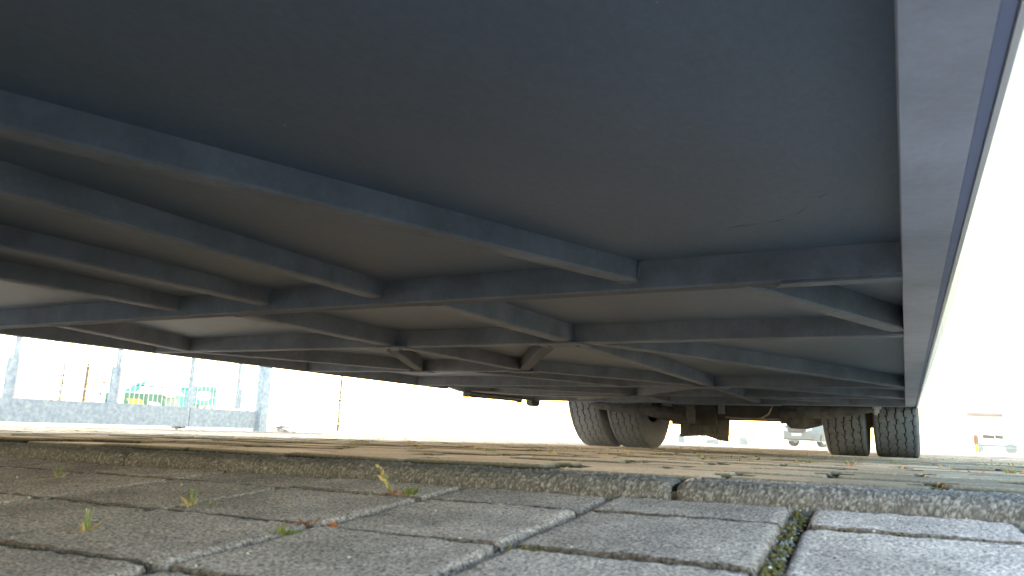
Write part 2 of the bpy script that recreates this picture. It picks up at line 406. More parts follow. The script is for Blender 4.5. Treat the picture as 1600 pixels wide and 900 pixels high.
# deck boards: four big sheets with a fine seam
for (a, b) in ((YF + .01, 1.14), (1.1425, 3.4), (3.4025, YB)):
    n = 40; X, Y = np.meshgrid(np.linspace(XL + .02, XR + .03, 90), np.linspace(a, b, n), indexing='ij')
    P = np.stack([X.ravel(), Y.ravel(), np.full(X.size, Z1)], -1)
    P[:, 2] += .0035 * vnoise(P, 2.3, 4) + .001 * vnoise(P, 9, 5)
    P2 = P.copy(); P2[:, 2] = Z1 + .02
    F = gridfaces(90, n)[:, ::-1]
    o = npmesh('deck_board', np.concatenate([P, P2]), np.concatenate([F, F[:, ::-1] + len(P)]), 'deck'); o.parent = TR
    o.matrix_parent_inverse = Matrix.Translation(-Vector(TR.location))
# side rails
part(MB().add(*(lambda q: (q.v, q.f))(MB().box(.009, .0572, YF, YB - .01, Z0, Z1 + .12))), 'side_rail', 'rail')
part(MB().box(XL - .03, XL + .012, YF, 3.74, Z0, Z1 + .12), 'side_rail', 'steel')
part(MB().prism([(3.742, .33), (3.95, .306), (YB, .306), (YB, .47), (3.742, .47)], XL - .035, XL + .010, 'x'), 'side_rail', 'steel')
part(MB().box(.059, .067, YF, YB - .03, Z0 + .006, Z1 + .12), 'skirt_strip', 'skirt')
# body shell
part(MB().prism([(.068, Z0 + .004), (.072, Z0 + .003), (.086, Z0 + .016), (.086, 2.9), (.068, 2.9)], YF - .02, 8.9, 'y'), 'side_panel', 'paint')
part(MB().box(XL - .055, XL - .038, YF - .02, 3.7, Z0 + .02, 2.9).box(XL - .055, XL - .038, 3.7, 5.05, .42, 2.9).box(XL - .055, XL - .038, 5.05, 6.6, 1.06, 2.9).box(XL - .055, XL - .038, 6.6, 8.9, .42, 2.9), 'side_panel', 'paint')
part(MB().box(XL - .05, .08, YF - .06, YF - .022, Z0 + .03, 2.9), 'front_panel', 'paint')
part(MB().box(XL - .05, .08, 8.902, 8.95, Z0 + .1, 2.9), 'rear_panel', 'paint')
part(MB().box(XL - .055, .084, YF - .06, 8.95, 2.903, 2.96), 'roof_panel', 'paint')
part(MB().box(XL - .03, .06, YF - .018, YF + .03, Z0 + .001, Z1 + .1), 'cross_beam', 'steel')
# frame behind the wheels and the floor over them
part(MB().box(XL - .03, .066, YB + .003, 8.9, 1.08, 1.12), 'deck_board', 'deck')
part(MB().box(XL - .03, .066, YB - .015, YB + .0, Z1 + .022, 1.079), 'bulkhead', 'dark')
part(MB().box(XL - .03, .066, 6.75, 8.9, .50, .54), 'deck_board', 'deck')
# cross beams
def beam(name, a, b, wd=.034, z0=Z0, z1=Z1 - .004, m='steel', ext=0): return part(MB().bar(a, b, wd, z0, z1 + .006, ext), name, m)
x0, x1 = XL + .013, XR - .001
part(MB().bar((x0, 1.131), (x1, 1.119), .006, Z0, Z1 + .002), 'cross_beam', 'steel')
part(MB().bar((x0, 1.1515), (x1, 1.1395), .0345, Z0 + .0012, Z1 + .001), 'hollow_shade', 'dim_steel')  # solid bar, coloured dark for the shade inside the open channel
part(MB().bar((x0, 1.1715), (x1, 1.1595), .005, Z0 + .003, Z1 + .001), 'beam_lip', 'steel')
part(MB().add([(-.150, 1.117, Z0 - .0035), (x1, 1.117, Z0 - .0035), (x1, 1.146, Z0 - .0035), (-.162, 1.146, Z0 - .0035), (-.150, 1.117, Z0 - .0003), (x1, 1.117, Z0 - .0003), (x1, 1.146, Z0 - .0003), (-.162, 1.146, Z0 - .0003)], [(0, 1, 2, 3), (7, 6, 5, 4), (0, 4, 5, 1), (1, 5, 6, 2), (2, 6, 7, 3), (3, 7, 4, 0)]), 'splice_plate', 'steel')
beam('cross_beam', (x0, 1.765), (x1, 1.775), .034)
beam('cross_beam', (x0, 2.56), (-1.31, 2.58), .034)
beam('cross_beam', (x0, 3.43), (x1, 3.40), .034)
beam('cross_beam', (x0, 4.30), (x1, 4.30), .034, Z0 + .006)
beam('cross_beam', (x0, 4.93), (x1, 4.93), .06, Z0 - .006)
# long members of the first bay (nearest the camera)
ZL = .326
beam('long_beam', (-.925, YF + .032), (-.905, 1.131), .034, ZL)
beam('long_beam', (-1.235, YF + .032), (-1.210, 1.131), .034, ZL)
beam('long_beam', (-1.54, YF + .032), (-1.50, 1.131), .034, ZL)
part(MB().bar((-.90, -.09), (-.715, .30), .034, ZL, Z1 + .002).bar((-.715, .30), (-.385, 1.118), .034, ZL + .0004, Z1 + .002), 'long_beam', 'steel')
# second bay
beam('long_beam', (-.80, 1.17), (-.775, 1.75), .042, Z0 + .0015)
beam('long_beam', (-1.33, 1.17), (-1.345, 1.75), .042, Z0 + .0015)
beam('diagonal_brace', (-2.03, 1.17), (-2.25, 1.75), .038, Z0 + .001)
beam('diagonal_brace', (-.215, 1.15), (.000, 1.70), .038, Z0 + .001)
# third bay and beyond
beam('long_beam', (-.775, 1.79), (-.775, 3.385), .036, Z0 + .001)
beam('long_beam', (-.785, 3.45), (-.82, 4.895), .036, Z0 + .001)
beam('diagonal_brace', (-.72, 1.79), (-.005, 3.385), .038, Z0 + .002)
beam('diagonal_brace', (-.83, 1.79), (-1.33, 2.60), .040, Z0 + .003, m='dim_steel')  # darker steel: sunward faces dimmed by colour
beam('long_beam', (-1.335, 1.79), (-1.325, 2.56), .036, Z0 + .0015)
beam('diagonal_brace', (-1.39, 1.79), (-1.80, 2.55), .040, Z0 + .003, m='dim_steel')  # also dimmed by colour against the sun
beam('diagonal_brace', (-2.25, 1.79), (-1.83, 2.54), .036, Z0 + .002)
beam('diagonal_brace', (-1.62, 2.58), (-1.24, 3.40), .036, Z0 + .002)
beam('diagonal_brace', (-1.30, 2.60), (-.82, 3.40), .036, Z0 + .0025)
beam('diagonal_brace', (-.83, 3.45), (-1.40, 4.28), .038, Z0 + .0015)
beam('diagonal_brace', (-.74, 3.44), (-.03, 4.28), .036, Z0 + .008)
beam('diagonal_brace', (-2.36, 3.45), (-1.45, 4.28), .036, Z0 + .008)
beam('diagonal_brace', (-1.40, 4.32), (-2.05, 4.90), .036, Z0 + .008)
beam('diagonal_brace', (-.88, 4.32), (-.30, 4.90), .036, Z0 + .008)
beam('long_beam', (-1.42, 4.32), (-1.42, 4.90), .036, Z0 + .008)
# gusset plates at the nodes
for (gx_, gy_, gw, gd) in ((-.79, 1.77, .13, .085), (-1.345, 1.765, .12, .08), (-.785, 3.42, .16, .11), (-1.32, 2.575, .10, .07), (-1.80, 2.56, .10, .07), (-1.41, 4.30, .2, .12), (-.84, 4.91, .30, .11), (-1.14, 4.955, .5, .09)):
    part(MB().prism([(gx_ - gw / 2, gy_ - gd * .3), (gx_ - gw * .3, gy_ - gd / 2), (gx_ + gw * .3, gy_ - gd / 2), (gx_ + gw / 2, gy_ - gd * .3), (gx_ + gw / 2, gy_ + gd / 2), (gx_ - gw / 2, gy_ + gd / 2)], Z0 - .0045 if gy_ < 4.5 else Z0 - .011, Z0 + .0005 if gy_ < 4.5 else Z0 - .007, 'z'), 'gusset_plate', 'steel')
# bolts
bolt_me = MB().lathe([(0, 0.0001), (0, .006), (.005, .006), (.005, .0001)], 6).mesh('bolt'); bolt_me.materials.append(M['steel'])
for (bx, by) in ((-.83, 1.775), (-.75, 1.775), (-.80, 3.40), (-.73, 3.42), (-.84, 3.44), (-1.36, 1.765), (-1.32, 1.77)):
    o = link('bolt', bolt_me, TR); o.location = Vector((bx, by, Z0 - .009)) - TR.location; o.rotation_euler = (0, -math.pi / 2, 0)
# a long scratch in the deck and dried splashes on deck and frame
sc_pts = [(-.200, .972), (-.178, .966), (-.160, .966), (-.145, .960), (-.130, .957), (-.118, .952), (-.109, .943), (-.098, .925), (-.088, .906), (-.078, .886), (-.069, .872), (-.054, .858)]
part(MB().tube([(x, y, Z1 + .0002) for x, y in sc_pts], [.0003] + [.0006 + .0005 * (i % 3 == 0) for i in range(10)] + [.0003], 6), 'deck_scratch', 'dim_steel')
sp = MB(); rs = random.Random(77)
spots_ = [(-.508, .474, Z1), (-.058, .662, Z1), (-.128, .423, Z1)] + [(rs.uniform(-1.2, -.02), rs.uniform(.4, 1.08), Z1) for _ in range(9)] + [(-.72 + t * .715 + rs.uniform(-.012, .012), 1.79 + t * 1.595, Z0 + .002) for t in [rs.uniform(.45, .95) for _ in range(16)]] + [(rs.uniform(-.5, -.02), 1.7545, rs.uniform(.315, .35)) for _ in range(8)]
for (x, y, z) in spots_:
    q = rs.uniform(.0008, .0022)
    sp.add([(x + q * math.cos(a) * rs.uniform(.7, 1.3), y + q * math.sin(a) * rs.uniform(.7, 1.3), z) for a in [k * math.pi / 3 for k in range(6)]] + [(x, y, z - q * .5 - .0006)], [(k, (k + 1) % 6, 6) for k in range(6)])
o = part(sp, 'dried_splashes', 'cement'); o['kind'] = 'stuff'
# weld beads where the long members meet the first cross beam
for bx, by, bz in ((-.905, 1.126, ZL), (-1.21, 1.126, ZL), (-1.50, 1.126, ZL), (-.385, 1.113, ZL)):
    part(MB().tube([(bx - .02, by, bz + .03), (bx - .0185, by, bz + .008), (bx - .016, by, bz + .0005), (bx, by, bz - .0008), (bx + .016, by, bz + .0005), (bx + .0185, by, bz + .008), (bx + .02, by, bz + .03)], [.003, .0035, .003, .0038, .003, .0035, .003], 6), 'weld_bead', 'steel', smooth=True)
# things hung under the left rail
rod = MB().tube([(-2.43, 3.955, .288), (-2.43, 4.73, .296)], .011, 8).tube([(-2.40, 3.955, .300), (-2.40, 4.80, .308)], .009, 8)
part(rod, 'guard_rod', 'susp', smooth=True)
for yy in (3.97, 4.08, 4.70):
    part(MB().box(-2.452, -2.412, yy - .012, yy + .012, .276, .3055), 'rod_clamp', 'susp')
part(MB().prism([(4.84, .305), (4.85, .272), (4.90, .262), (4.97, .268), (4.98, .305)], -2.45, -2.40, 'x'), 'marker_bracket', 'susp')

# ---- axle arms, hangers
def loft(name, st, m, parent=TR):     # st: (x, y, z, half_y, half_z)
    mb = MB(); n = 12
    for (x, y, z, hy, hz) in st:
        for j in range(n):
            a = 2 * math.pi * j / n; cx_ = math.cos(a); sx_ = math.sin(a)
            cc = lambda q: math.copysign(abs(q) ** .55, q)
            mb.v.append((x, y + hy * cc(cx_), z + hz * cc(sx_)))
    for i in range(len(st) - 1):
        for j in range(n): mb.f.append((i * n + j, i * n + (j + 1) % n, (i + 1) * n + (j + 1) % n, (i + 1) * n + j))
    mb.f.append(tuple(range(n))); mb.f.append(tuple(range((len(st) - 1) * n, len(st) * n))[::-1])
    return part(mb, name, m, parent, True)
loft('axle_arm', [(-2.05, 5.11, .293, .012, .012), (-2.03, 5.11, .290, .03, .020), (-1.86, 5.11, .275, .045, .030), (-1.62, 5.12, .262, .05, .040), (-1.50, 5.14, .245, .055, .050), (-1.40, 5.2, .235, .06, .055), (-1.33, 5.3, .24, .06, .05)], 'susp')
loft('axle_arm', [(-.155, 5.11, .300, .012, .010), (-.175, 5.11, .298, .03, .022), (-.28, 5.11, .288, .045, .033), (-.48, 5.12, .275, .05, .043), (-.60, 5.14, .258, .055, .055), (-.66, 5.2, .250, .06, .060), (-.74, 5.3, .25, .06, .05)], 'susp')
loft('hub_housing', [(-.70, 5.16, .245, .05, .04), (-.66, 5.15, .23, .07, .066), (-.56, 5.15, .225, .07, .062), (-.47, 5.16, .23, .05, .04)], 'susp')
part(MB().tube([(-.155, 5.11, .33), (-.155, 5.11, .318), (-.155, 5.11, .317), (-.155, 5.11, .300), (-.155, 5.11, .299), (-.155, 5.11, .275), (-.155, 5.11, .274), (-.155, 5.11, .262)], [.022, .022, .032, .032, .02, .02, .010, .010], 12), 'ball_joint', 'rail', smooth=True)
part(MB().tube([(-2.03, 5.10, .33), (-2.03, 5.10, .31), (-2.03, 5.10, .309), (-2.03, 5.10, .300)], [.02, .02, .03, .03], 12), 'ball_joint', 'steel', smooth=True)
part(MB().box(-1.31, -1.255, 5.0, 5.035, .176, .30), 'hanger_bracket', 'susp')
part(MB().box(-1.47, -1.33, 5.22, 5.30, .17, .33), 'hanger_bracket', 'dark')
part(MB().box(-1.30, -1.19, 5.36, 5.42, .17, .34), 'hanger_bracket', 'dark')
part(MB().box(-1.10, -1.06, 5.02, 5.05, .245, .31), 'hanger_bracket', 'steel')
# low cross member between the wheels, mud flap, rod, hose
part(MB().box(-1.47, -.55, 5.42, 5.50, .214, .40).box(-1.2, -.66, 5.505, 5.52, .224, .30), 'axle_beam', 'dark')
part(MB().tube([(-1.72, 5.8, .5), (-.5, 5.8, .5)], .065, 16), 'axle', 'susp', smooth=True)
fl = MB(); pl = [(-1.49, .31), (-1.49, .085), (-1.30, .098), (-1.205, .071), (-1.137, .062), (-1.120, .29)]
fl.prism(pl, 5.52, 5.532, 'y'); part(fl, 'mud_flap', 'susp')
for xx in (-1.42, -1.33, -1.22): part(MB().box(xx, xx + .006, 5.512, 5.519, .11, .30), 'flap_rib', 'dark')
part(MB().tube([(-1.12, 5.35, .232), (-1.0, 5.35, .226), (-.6, 5.35, .228)], .006, 6), 'brake_rod', 'cable')
part(MB().tube([(-.855, 5.04, .216), (-.82, 5.04, .226), (-.78, 5.04, .25), (-.762, 5.04, .285), (-.75, 5.04, .31)], .0055, 8), 'air_hose', 'cable', smooth=True)
part(MB().tube([(-2.40, 3.98, .318), (-2.2, 4.08, .308), (-1.95, 4.16, .304), (-1.7, 4.22, .305), (-1.45, 4.27, .309)], .006, 8), 'air_hose', 'cable', smooth=True)
part(MB().tube([(-.70, 5.3, .30), (-.69, 5.3, .25), (-.72, 5.32, .235)], .006, 6), 'air_hose', 'cable')
# ---- wheels
RT = .50; TW = .268
def tyre_mesh():
    nth = 640; gro = [-.098, -.050, 0., .050, .098]
    wv = np.concatenate([np.linspace(-.128, .128, 118)]); nw = len(wv)
    th = np.arange(nth) * 2 * math.pi / nth
    A, B = np.meshgrid(th, wv, indexing='ij'); arc = A * RT
    depth = np.zeros_like(A)
    for gi, g0 in enumerate(gro):
        zig = .0032 * np.sign(np.sin(arc * 2 * math.pi / .082 + gi * 1.3)) 
        depth = np.maximum(depth, (np.abs(B - g0 - zig) < .0026) * .012)
        # side nicks leaving the groove
        ph = (arc / .041 + gi * .37) % 1.; side = np.sign(np.sin(arc * 2 * math.pi / .082 + gi * 1.3 + .2))
        depth = np.maximum(depth, ((ph < .10) & (np.abs(B - g0 - side * .009) < .0075)) * .007)
    sh = np.maximum(np.abs(B) - .112, 0); crown = .004 * (B / .12) ** 2 + sh ** 2 * 42
    rad = RT - crown - depth
    V = np.stack([B, rad * np.cos(A), rad * np.sin(A)], -1).reshape(-1, 3)
    i, j = np.meshgrid(np.arange(nth), np.arange(nw - 1), indexing='ij'); a = i * nw + j; b = ((i + 1) % nth) * nw + j
    F = np.stack([a, a + 1, b + 1, b], -1).reshape(-1, 4)
    # side walls, both sides
    prof = [(.128, RT - .0149), (.1325, .465), (.136, .43), (.137, .40), (.132, .36), (.122, .33), (.112, .305), (.100, .292)]
    nn = 128; VV = [V]; FF = [F]; k = len(V)
    for sgn in (1, -1):
        for (xx, rr) in prof:
            a_ = np.arange(nn) * 2 * math.pi / nn; VV.append(np.stack([np.full(nn, sgn * xx), rr * np.cos(a_), rr * np.sin(a_)], -1))
        for q in range(len(prof) - 1):
            i0 = np.arange(nn); i1 = (i0 + 1) % nn
            f = np.stack([k + q * nn + i0, k + q * nn + i1, k + (q + 1) * nn + i1, k + (q + 1) * nn + i0], -1); FF.append(f if sgn < 0 else f[:, ::-1])
        k += nn * len(prof)
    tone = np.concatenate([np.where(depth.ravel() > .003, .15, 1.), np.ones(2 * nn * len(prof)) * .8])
    return np.concatenate(VV), np.concatenate(FF), tone
M['rubber'] = mat('tyre_rubber_tone', (.135, .148, .17), .95, 0, .18, 25, .0003, 700, speck=.30, speck_scale=500, spec=.3, attr='tone')
tv, tf, tn = tyre_mesh()
tyre0 = None
rim = MB().lathe([(-.175, .10), (-.172, .29), (-.168, .302), (-.11, .302), (-.105, .295), (-.10, .27), (-.02, .255), (.03, .235), (.05, .17), (.055, .12), (.11, .10), (.12, .001)], 48)
for k in range(10):
    a = 2 * math.pi * k / 10; cy, cz = .145 * math.cos(a), .145 * math.sin(a); rim.tube([(.05, cy, cz), (.075, cy, cz)], .014, 6)
rim_me = rim.mesh('rim'); rim_me.materials.append(M['rust']); rim_me.polygons.foreach_set('use_smooth', [True] * len(rim_me.polygons))
for (wx, flip, zz) in ((-.052, 0, -.001), (-.360, 1, -.003), (-1.888, 0, -.017), (-2.205, 1, -.019)):
    we = empty('wheel'); we.parent = TR; we.location = Vector((wx, 5.80, RT + zz)) - TR.location
    if tyre0 is None:
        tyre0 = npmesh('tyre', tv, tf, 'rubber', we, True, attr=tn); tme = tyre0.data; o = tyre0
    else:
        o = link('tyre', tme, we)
    o.rotation_euler = (wx * 7, 0, 0)
    o = link('rim', rim_me, we); o.rotation_euler = (0.3, 0, 0 if flip == 0 else math.pi)

# ------------------------------------------------------------ sliding gate on the left
G = empty('sliding_gate', (-6.4, 4.5, 0)); tag(G, 'blue grey galvanised sliding gate with thick bottom beam, left of the trailer', 'gate')
def gpart(mb, name, m, smooth=False):
    o = mb.build(name, m, None, smooth); o.parent = G; o.matrix_parent_inverse = Matrix.Translation(-Vector(G.location)); return o
gpart(MB().box(-6.46, -6.38, 2.2, 5.10, -.004, .190), 'bottom_beam', 'blue')
gpart(MB().box(-6.462, -6.378, 5.106, 5.97, -.006, .188), 'bottom_beam', 'blue')
gpart(MB().box(-6.45, -6.39, 2.2, 5.97, 1.70, 1.76), 'top_rail', 'blue')
for yy in (2.5, 3.40, 4.30, 5.11, 5.72):
    wd = .018 if yy < 5.5 else .012
    gpart(MB().prism([(yy - wd, .19), (yy + wd, .19), (yy + wd * .8, 1.70), (yy - wd * .8, 1.70)], -6.44, -6.41, 'x'), 'upright', 'blue')
    if yy < 5.0 :
        gpart(MB().box(-6.405, -6.385, yy + .012, yy + .070, .191, .53), 'stiffener', 'wire'); gpart(MB().box(-6.44, -6.407, yy - .055, yy + .008, .191, .52), 'stiffener', 'blue')
    else:
        gpart(MB().box(-6.405, -6.385, yy - .035, yy + .035, .191, .42), 'stiffener', 'blue')
wm = MB()
y_ = 2.25
while y_ < 5.95: wm.box(-6.4275, -6.4225, y_ - .0025, y_ + .0025, .19, 1.70); y_ += .05
for z_ in (.30, .50, .70, .90, 1.1, 1.3, 1.5): wm.box(-6.4215, -6.4165, 2.2, 5.95, z_ - .003, z_ + .003)
gpart(wm, 'wire_mesh', 'wire')
GP = MB().box(-6.43, -6.33, 5.99, 6.10, -.075, 2.3).build('gate_post', 'blue'); tag(GP, 'square galvanised gate post standing at the closed end of the blue gate', 'post')
tr = MB().box(-6.50, -6.30, 1.5, 7.0, -.062, -.032).build('gate_track', 'cement'); tag(tr, 'low grey concrete strip running under the sliding gate', 'track')
ro = empty('gate_roller', (-6.42, 5.02, -.02)); tag(ro, 'small pale roller under the bottom beam of the blue gate', 'roller')
MB().lathe([(-.02, .001), (-.02, .022), (0, .027), (.02, .022), (.02, .001)], 20).build('roller_wheel', 'wire', ro)
MB().box(-.03, .03, -.06, .06, .0, .014).build('roller_plate', 'dark', ro)

# wire fences behind
def fence_post(x, y, h, label, r=.02, m='wire', z=None):
    z = float(zfar(x, y)) - .02 if z is None else z
    hs = [0.]; rs_ = [r]
    for k in range(6):
        q = .12 + k * (h - .2) / 6; hs += [q, q + .005, q + .03, q + .035]; rs_ += [r, r * 1.5, r * 1.5, r]
    p = MB().tube([(x, y, z + q) for q in hs] + [(x, y, z + h), (x, y, z + h + .02)], rs_ + [r, r * .4], 10)
    o = p.build('fence_post', m); tag(o, label, 'post'); return o
fence_post(-11.3, 13, 1.9, 'thin grey fence post alone in the white gap right of the gate post', .028, 'susp')
fence_post(-6.4, 13, 1.9, 'thin pale fence post just left of the left pair of wheels', .03, 'wire')
fence_post(-1.8, 13, 1.9, 'thin fence post seen between the wheels, left of the parked car', .02, 'wire')
fence_post(-12, 7.1, .95, 'short dark slim post behind the gate, leftmost of two beside the stacked timber', .022, 'susp')
fence_post(-12, 7.50, .98, 'dark slim brown post behind the gate, just left of the stacked timber', .024, 'brown')
F2 = empty('wire_fence', (-5, 13.05, 0)); tag(F2, 'thin line wire fence crossing behind the trailer wheels', 'fence')
for z_ in (.12, .6, 1.2, 1.8):
    o = MB().tube([(-15, 13.06, z_ - .08), (-6.4, 13.06, z_ - .04), (4, 13.06, z_)], .003, 5).build('fence_wire', 'wire', None); o.parent = F2; o.matrix_parent_inverse = Matrix.Translation(-Vector(F2.location))
F3 = empty('mesh_fence', (-12, 8, 0)); tag(F3, 'low wire mesh fence panel far behind the gate, in front of the green skip', 'fence')
fm = MB(); y_ = 4.0
while y_ < 14: fm.box(-12.072, -12.068, y_ - .003, y_ + .003, -.1, .62); y_ += .25
o = fm.build('mesh_wires', 'brown'); o.parent = F3; o.matrix_parent_inverse = Matrix.Translation(-Vector(F3.location))
fm = MB().box(-12.066, -12.058, 4, 14, .612, .628)
o = fm.build('mesh_rail', 'susp'); o.parent = F3; o.matrix_parent_inverse = Matrix.Translation(-Vector(F3.location))

# ------------------------------------------------------------ skips and things behind the gate
rz = math.atan2(1.30, 2.42)
SK = empty('skip', (-29.25, 18.85, -.20), rz); tag(SK, 'green waste skip with yellow sticker and white cover, seen through the gate mesh', 'skip')
MB().prism([(0, 1.18), (.62, 0), (3.1, 0), (2.65, 1.12)], 0, 1.5, 'y').build('skip_body', 'green', SK)
MB().box(-.06, 2.70, -.05, -.002, 1.13, 1.19).build('skip_rim', 'green', SK)
for k in range(6): MB().box(.35 + k * .42, .41 + k * .42, -.04, -.002, .45, 1.12).build('skip_rib', 'green', SK)
MB().prism([(1.22, .97), (1.80, .98), (2.02, .72), (1.42, .70)], -.052, -.043, 'y').build('yellow_sticker', 'yellow', SK)
# white lettering-like block strokes: too small to read in the photograph, a white plate with dark marks
pl_ = MB().prism([(2.12, .90), (2.56, .86), (2.72, .68), (2.2, .70)], -.052, -.043, 'y').build('white_sign', 'white', SK)
MB().prism([(.95, 1.20), (1.55, 1.68), (2.45, 1.64), (2.95, 1.20), (2.8, 1.15), (1.0, 1.16)], .02, 1.45, 'y').build('cover', 'white', SK)
MB().prism([(.92, 1.18), (1.95, 1.78), (1.98, 1.72), (1.45, 1.16)], -.04, .015, 'y').build('lid', 'turq', SK)
MB().tube([(.9, -.05, 1.20), (1.9, -.05, 1.80)], .02, 6).build('lid_bar', 'dark', SK)
SK2 = empty('skip', (-31.6, 24.3, -.2), math.atan2(1.0, 1.8)); tag(SK2, 'turquoise container with a rounded white panel, right of the green skip', 'skip')
MB().prism([(0, .6), (.05, 1.62), (.35, 1.78), (.72, 1.76), (.72, .6)], 0, 1.4, 'y').build('side_box', 'turq', SK2)
MB().box(.95, 1.98, 0, 1.4, .95, 1.86).build('skip_body', 'turq', SK2)
MB().box(.93, 2.0, -.03, -.002, .90, .948).build('lower_rail', 'dark', SK2)
for xx in (1.05, 1.4, 1.75): MB().box(xx, xx + .12, .05, .2, 0, .90).build('leg', 'green', SK2)
pn = [(1.42 + .33 * math.copysign(abs(math.cos(a)) ** .6, math.cos(a)), 1.38 + .24 * math.copysign(abs(math.sin(a)) ** .6, math.sin(a))) for a in [2 * math.pi * k / 24 for k in range(24)]]
MB().prism(pn, -.02, -.002, 'y').build('white_panel', 'white', SK2)
MB().box(1.84, 1.90, -.03, -.002, 1.1, 1.8).box(1.3, 1.97, -.03, -.0025, 1.76, 1.80).build('hinge_bar', 'green', SK2)
# timber stacks, bush, blocks
for k, (dx, dy, lab) in enumerate(((0, 0, 'left upright stack of orange timber beyond the gate mesh'), (.33, .17, 'right, narrower upright stack of orange timber beyond the gate mesh'))):
    st = empty('timber_stack', (-25.30 + dx, 16.15 + dy, -.1)); tag(st, lab, 'timber', 'upright timber stacks')
    for q in range(9):
        MB().box(-.10, .10 if k == 0 else .04, -.05, .05, 1.30 + q * .045, 1.335 + q * .045).build('board', 'orange', st)
    MB().box(-.1, -.07, -.05, .05, 0, 1.295).box(.06 if k == 0 else 0, .09 if k == 0 else .03, -.05, .05, 0, 1.295).build('trestle', 'white', st)
def bush(name, x, y, z, R_, H_, lab, cat, m='crown', n=500, seed=1, trunk=None):
    rr = random.Random(seed); E = empty(name, (x, y, z)); tag(E, lab, cat); mb = MB()
    cl = [(rr.gauss(0, R_ * .45), rr.gauss(0, R_ * .45), H_ * rr.uniform(.3, .95), R_ * rr.uniform(.25, .5)) for _ in range(14)]
    for _ in range(n):
        c_ = rr.choice(cl); v = Vector((rr.gauss(0, 1), rr.gauss(0, 1), rr.gauss(0, 1))).normalized() * c_[3] * rr.uniform(.5, 1); p = Vector(c_[:3]) + v
        s = R_ * rr.uniform(.05, .1); a = Vector((rr.uniform(-1, 1), rr.uniform(-1, 1), rr.uniform(-1, 1))).normalized(); b = a.cross(Vector((.3, .5, .8))).normalized()
        mb.add([p - a * s, p + b * s * .5, p + a * s, p - b * s * .5], [(0, 1, 2, 3)])
    mb.build('crown' if trunk else 'foliage', m, E)
    tb = MB().tube([(0, 0, -.1), (.03 * R_, 0, H_ * .4), (0, .05 * R_, H_ * .8)], [R_ * .06, R_ * .045, R_ * .02], 8)
    for k in range(5):
        a = k * 1.3; tb.tube([(0, 0, H_ * (.3 + .08 * k)), (math.cos(a) * R_ * .5, math.sin(a) * R_ * .5, H_ * (.55 + .07 * k))], [R_ * .025, R_ * .008], 6)
    tb.build('trunk' if trunk else 'stems', 'brown', E)
    return E
bush('shrub', -26.8, 10.8, -.15, .5, 1.3, 'yellow green shrub at the left edge beyond the gate', 'shrub', 'leaf', 420, 3)
bush('shrub', -8.6, 8.10, -.10, .10, .42, 'small yellow plant behind the gate beside its square end post', 'plant', 'yellow', 160, 4)
DB = empty('branch_pile', (-6.42, 6.42, -.05)); tag(DB, 'small heap of dry grey twigs on the ground right of the gate post', 'twigs')
rr = random.Random(5)
for k in range(34):
    a = rr.uniform(-.35, .35) + (0 if rr.random() < .7 else 1.6); L = rr.uniform(.05, .16); p = Vector((rr.uniform(-.08, .10), rr.uniform(-.05, .05) , rr.uniform(.004, .14)))
    p.z *= max(.05, 1 - abs(p.x + .02) * 9)
    d = Vector((math.cos(a + .45), math.sin(a + .45), rr.uniform(-.16, .16))) * L
    MB().tube([p - d, p + Vector((0, 0, rr.uniform(-.004, .012))), p + d], rr.uniform(.002, .0045), 5).build('twig', 'twig', DB)

# small things on the yard seen under the axle
for (x, y, sx, sy, sz, lab) in ((-4.93, 26.3, .26, .2, .28, 'grey concrete block on the bright yard between the wheels, nearest the car'), (-6.80, 25.3, .22, .2, .32, 'brownish block beside the left inner wheel'), (-5.87, 25.8, .40, .2, .16, 'low grey block below the mud flap')):
    o = MB().prism([(-sx / 2, 0), (sx / 2, 0), (sx / 2, sz * .93), (sx / 2 - .02, sz), (-sx / 2 + .02, sz), (-sx / 2, sz * .93)], -sy / 2, sy / 2, 'y').build('concrete_block', 'cement', None, loc=(x, y, float(zfar(x, y)) - .01), rz=.3)
    tag(o, lab, 'block')
bush('shrub', -5.05, 28.5, -.08, .22, .5, 'green plant on the yard left of the parked car', 'plant', 'leaf', 200, 8)
bush('shrub', -7.0, 29.5, -.08, .3, .55, 'green weeds on the yard under the mud flap', 'plant', 'leaf', 260, 9)
for x, y, lab in ((-6.25, 26, 'thin stake under the mud flap, left one'), (-5.85, 27, 'thin stake under the mud flap, right one')):
    o = MB().tube([(x, y, -.1), (x, y, .42), (x, y, .45)], [.02, .02, .005], 8).build('stake', 'susp'); tag(o, lab, 'stake')
o = MB().box(-.8, .8, -.04, .04, 0, .05).box(-.75, -.70, -.03, .03, -.3, 0).box(.70, .75, -.03, .03, -.3, 0).build('low_rail', 'dark', None, loc=(-6.2, 31.5, .25), rz=.1); tag(o, 'low dark rail far back beside the mud flap', 'rail')

# parked car
CAR = empty('parked_car', (-3.47, 39.9, -.13), math.radians(-30)); tag(CAR, 'silver parked car facing the camera, seen under the trailer between the wheels', 'car')
W = .9
body = MB()
secs = [(-2.25, .42, .78, .80), (-2.18, .30, .95, .86), (-1.9, .28, 1.02, .90), (-1.0, .27, 1.10, .91), (1.9, .28, 1.10, .90), (2.3, .35, .95, .84)]
for (y, zb, zt, hw) in secs:
    body.v += [(-hw, y, zb), (hw, y, zb), (hw + .01, y, (zb + zt) / 2), (hw - .06, y, zt), (-hw + .06, y, zt), (-hw - .01, y, (zb + zt) / 2)]
for i in range(len(secs) - 1):
    for j in range(6): body.f.append((i * 6 + j, i * 6 + (j + 1) % 6, (i + 1) * 6 + (j + 1) % 6, (i + 1) * 6 + j))
body.f += [tuple(range(6)), tuple(range(30, 36))[::-1]]
body.build('body', 'silver', CAR)
cb = MB(); 
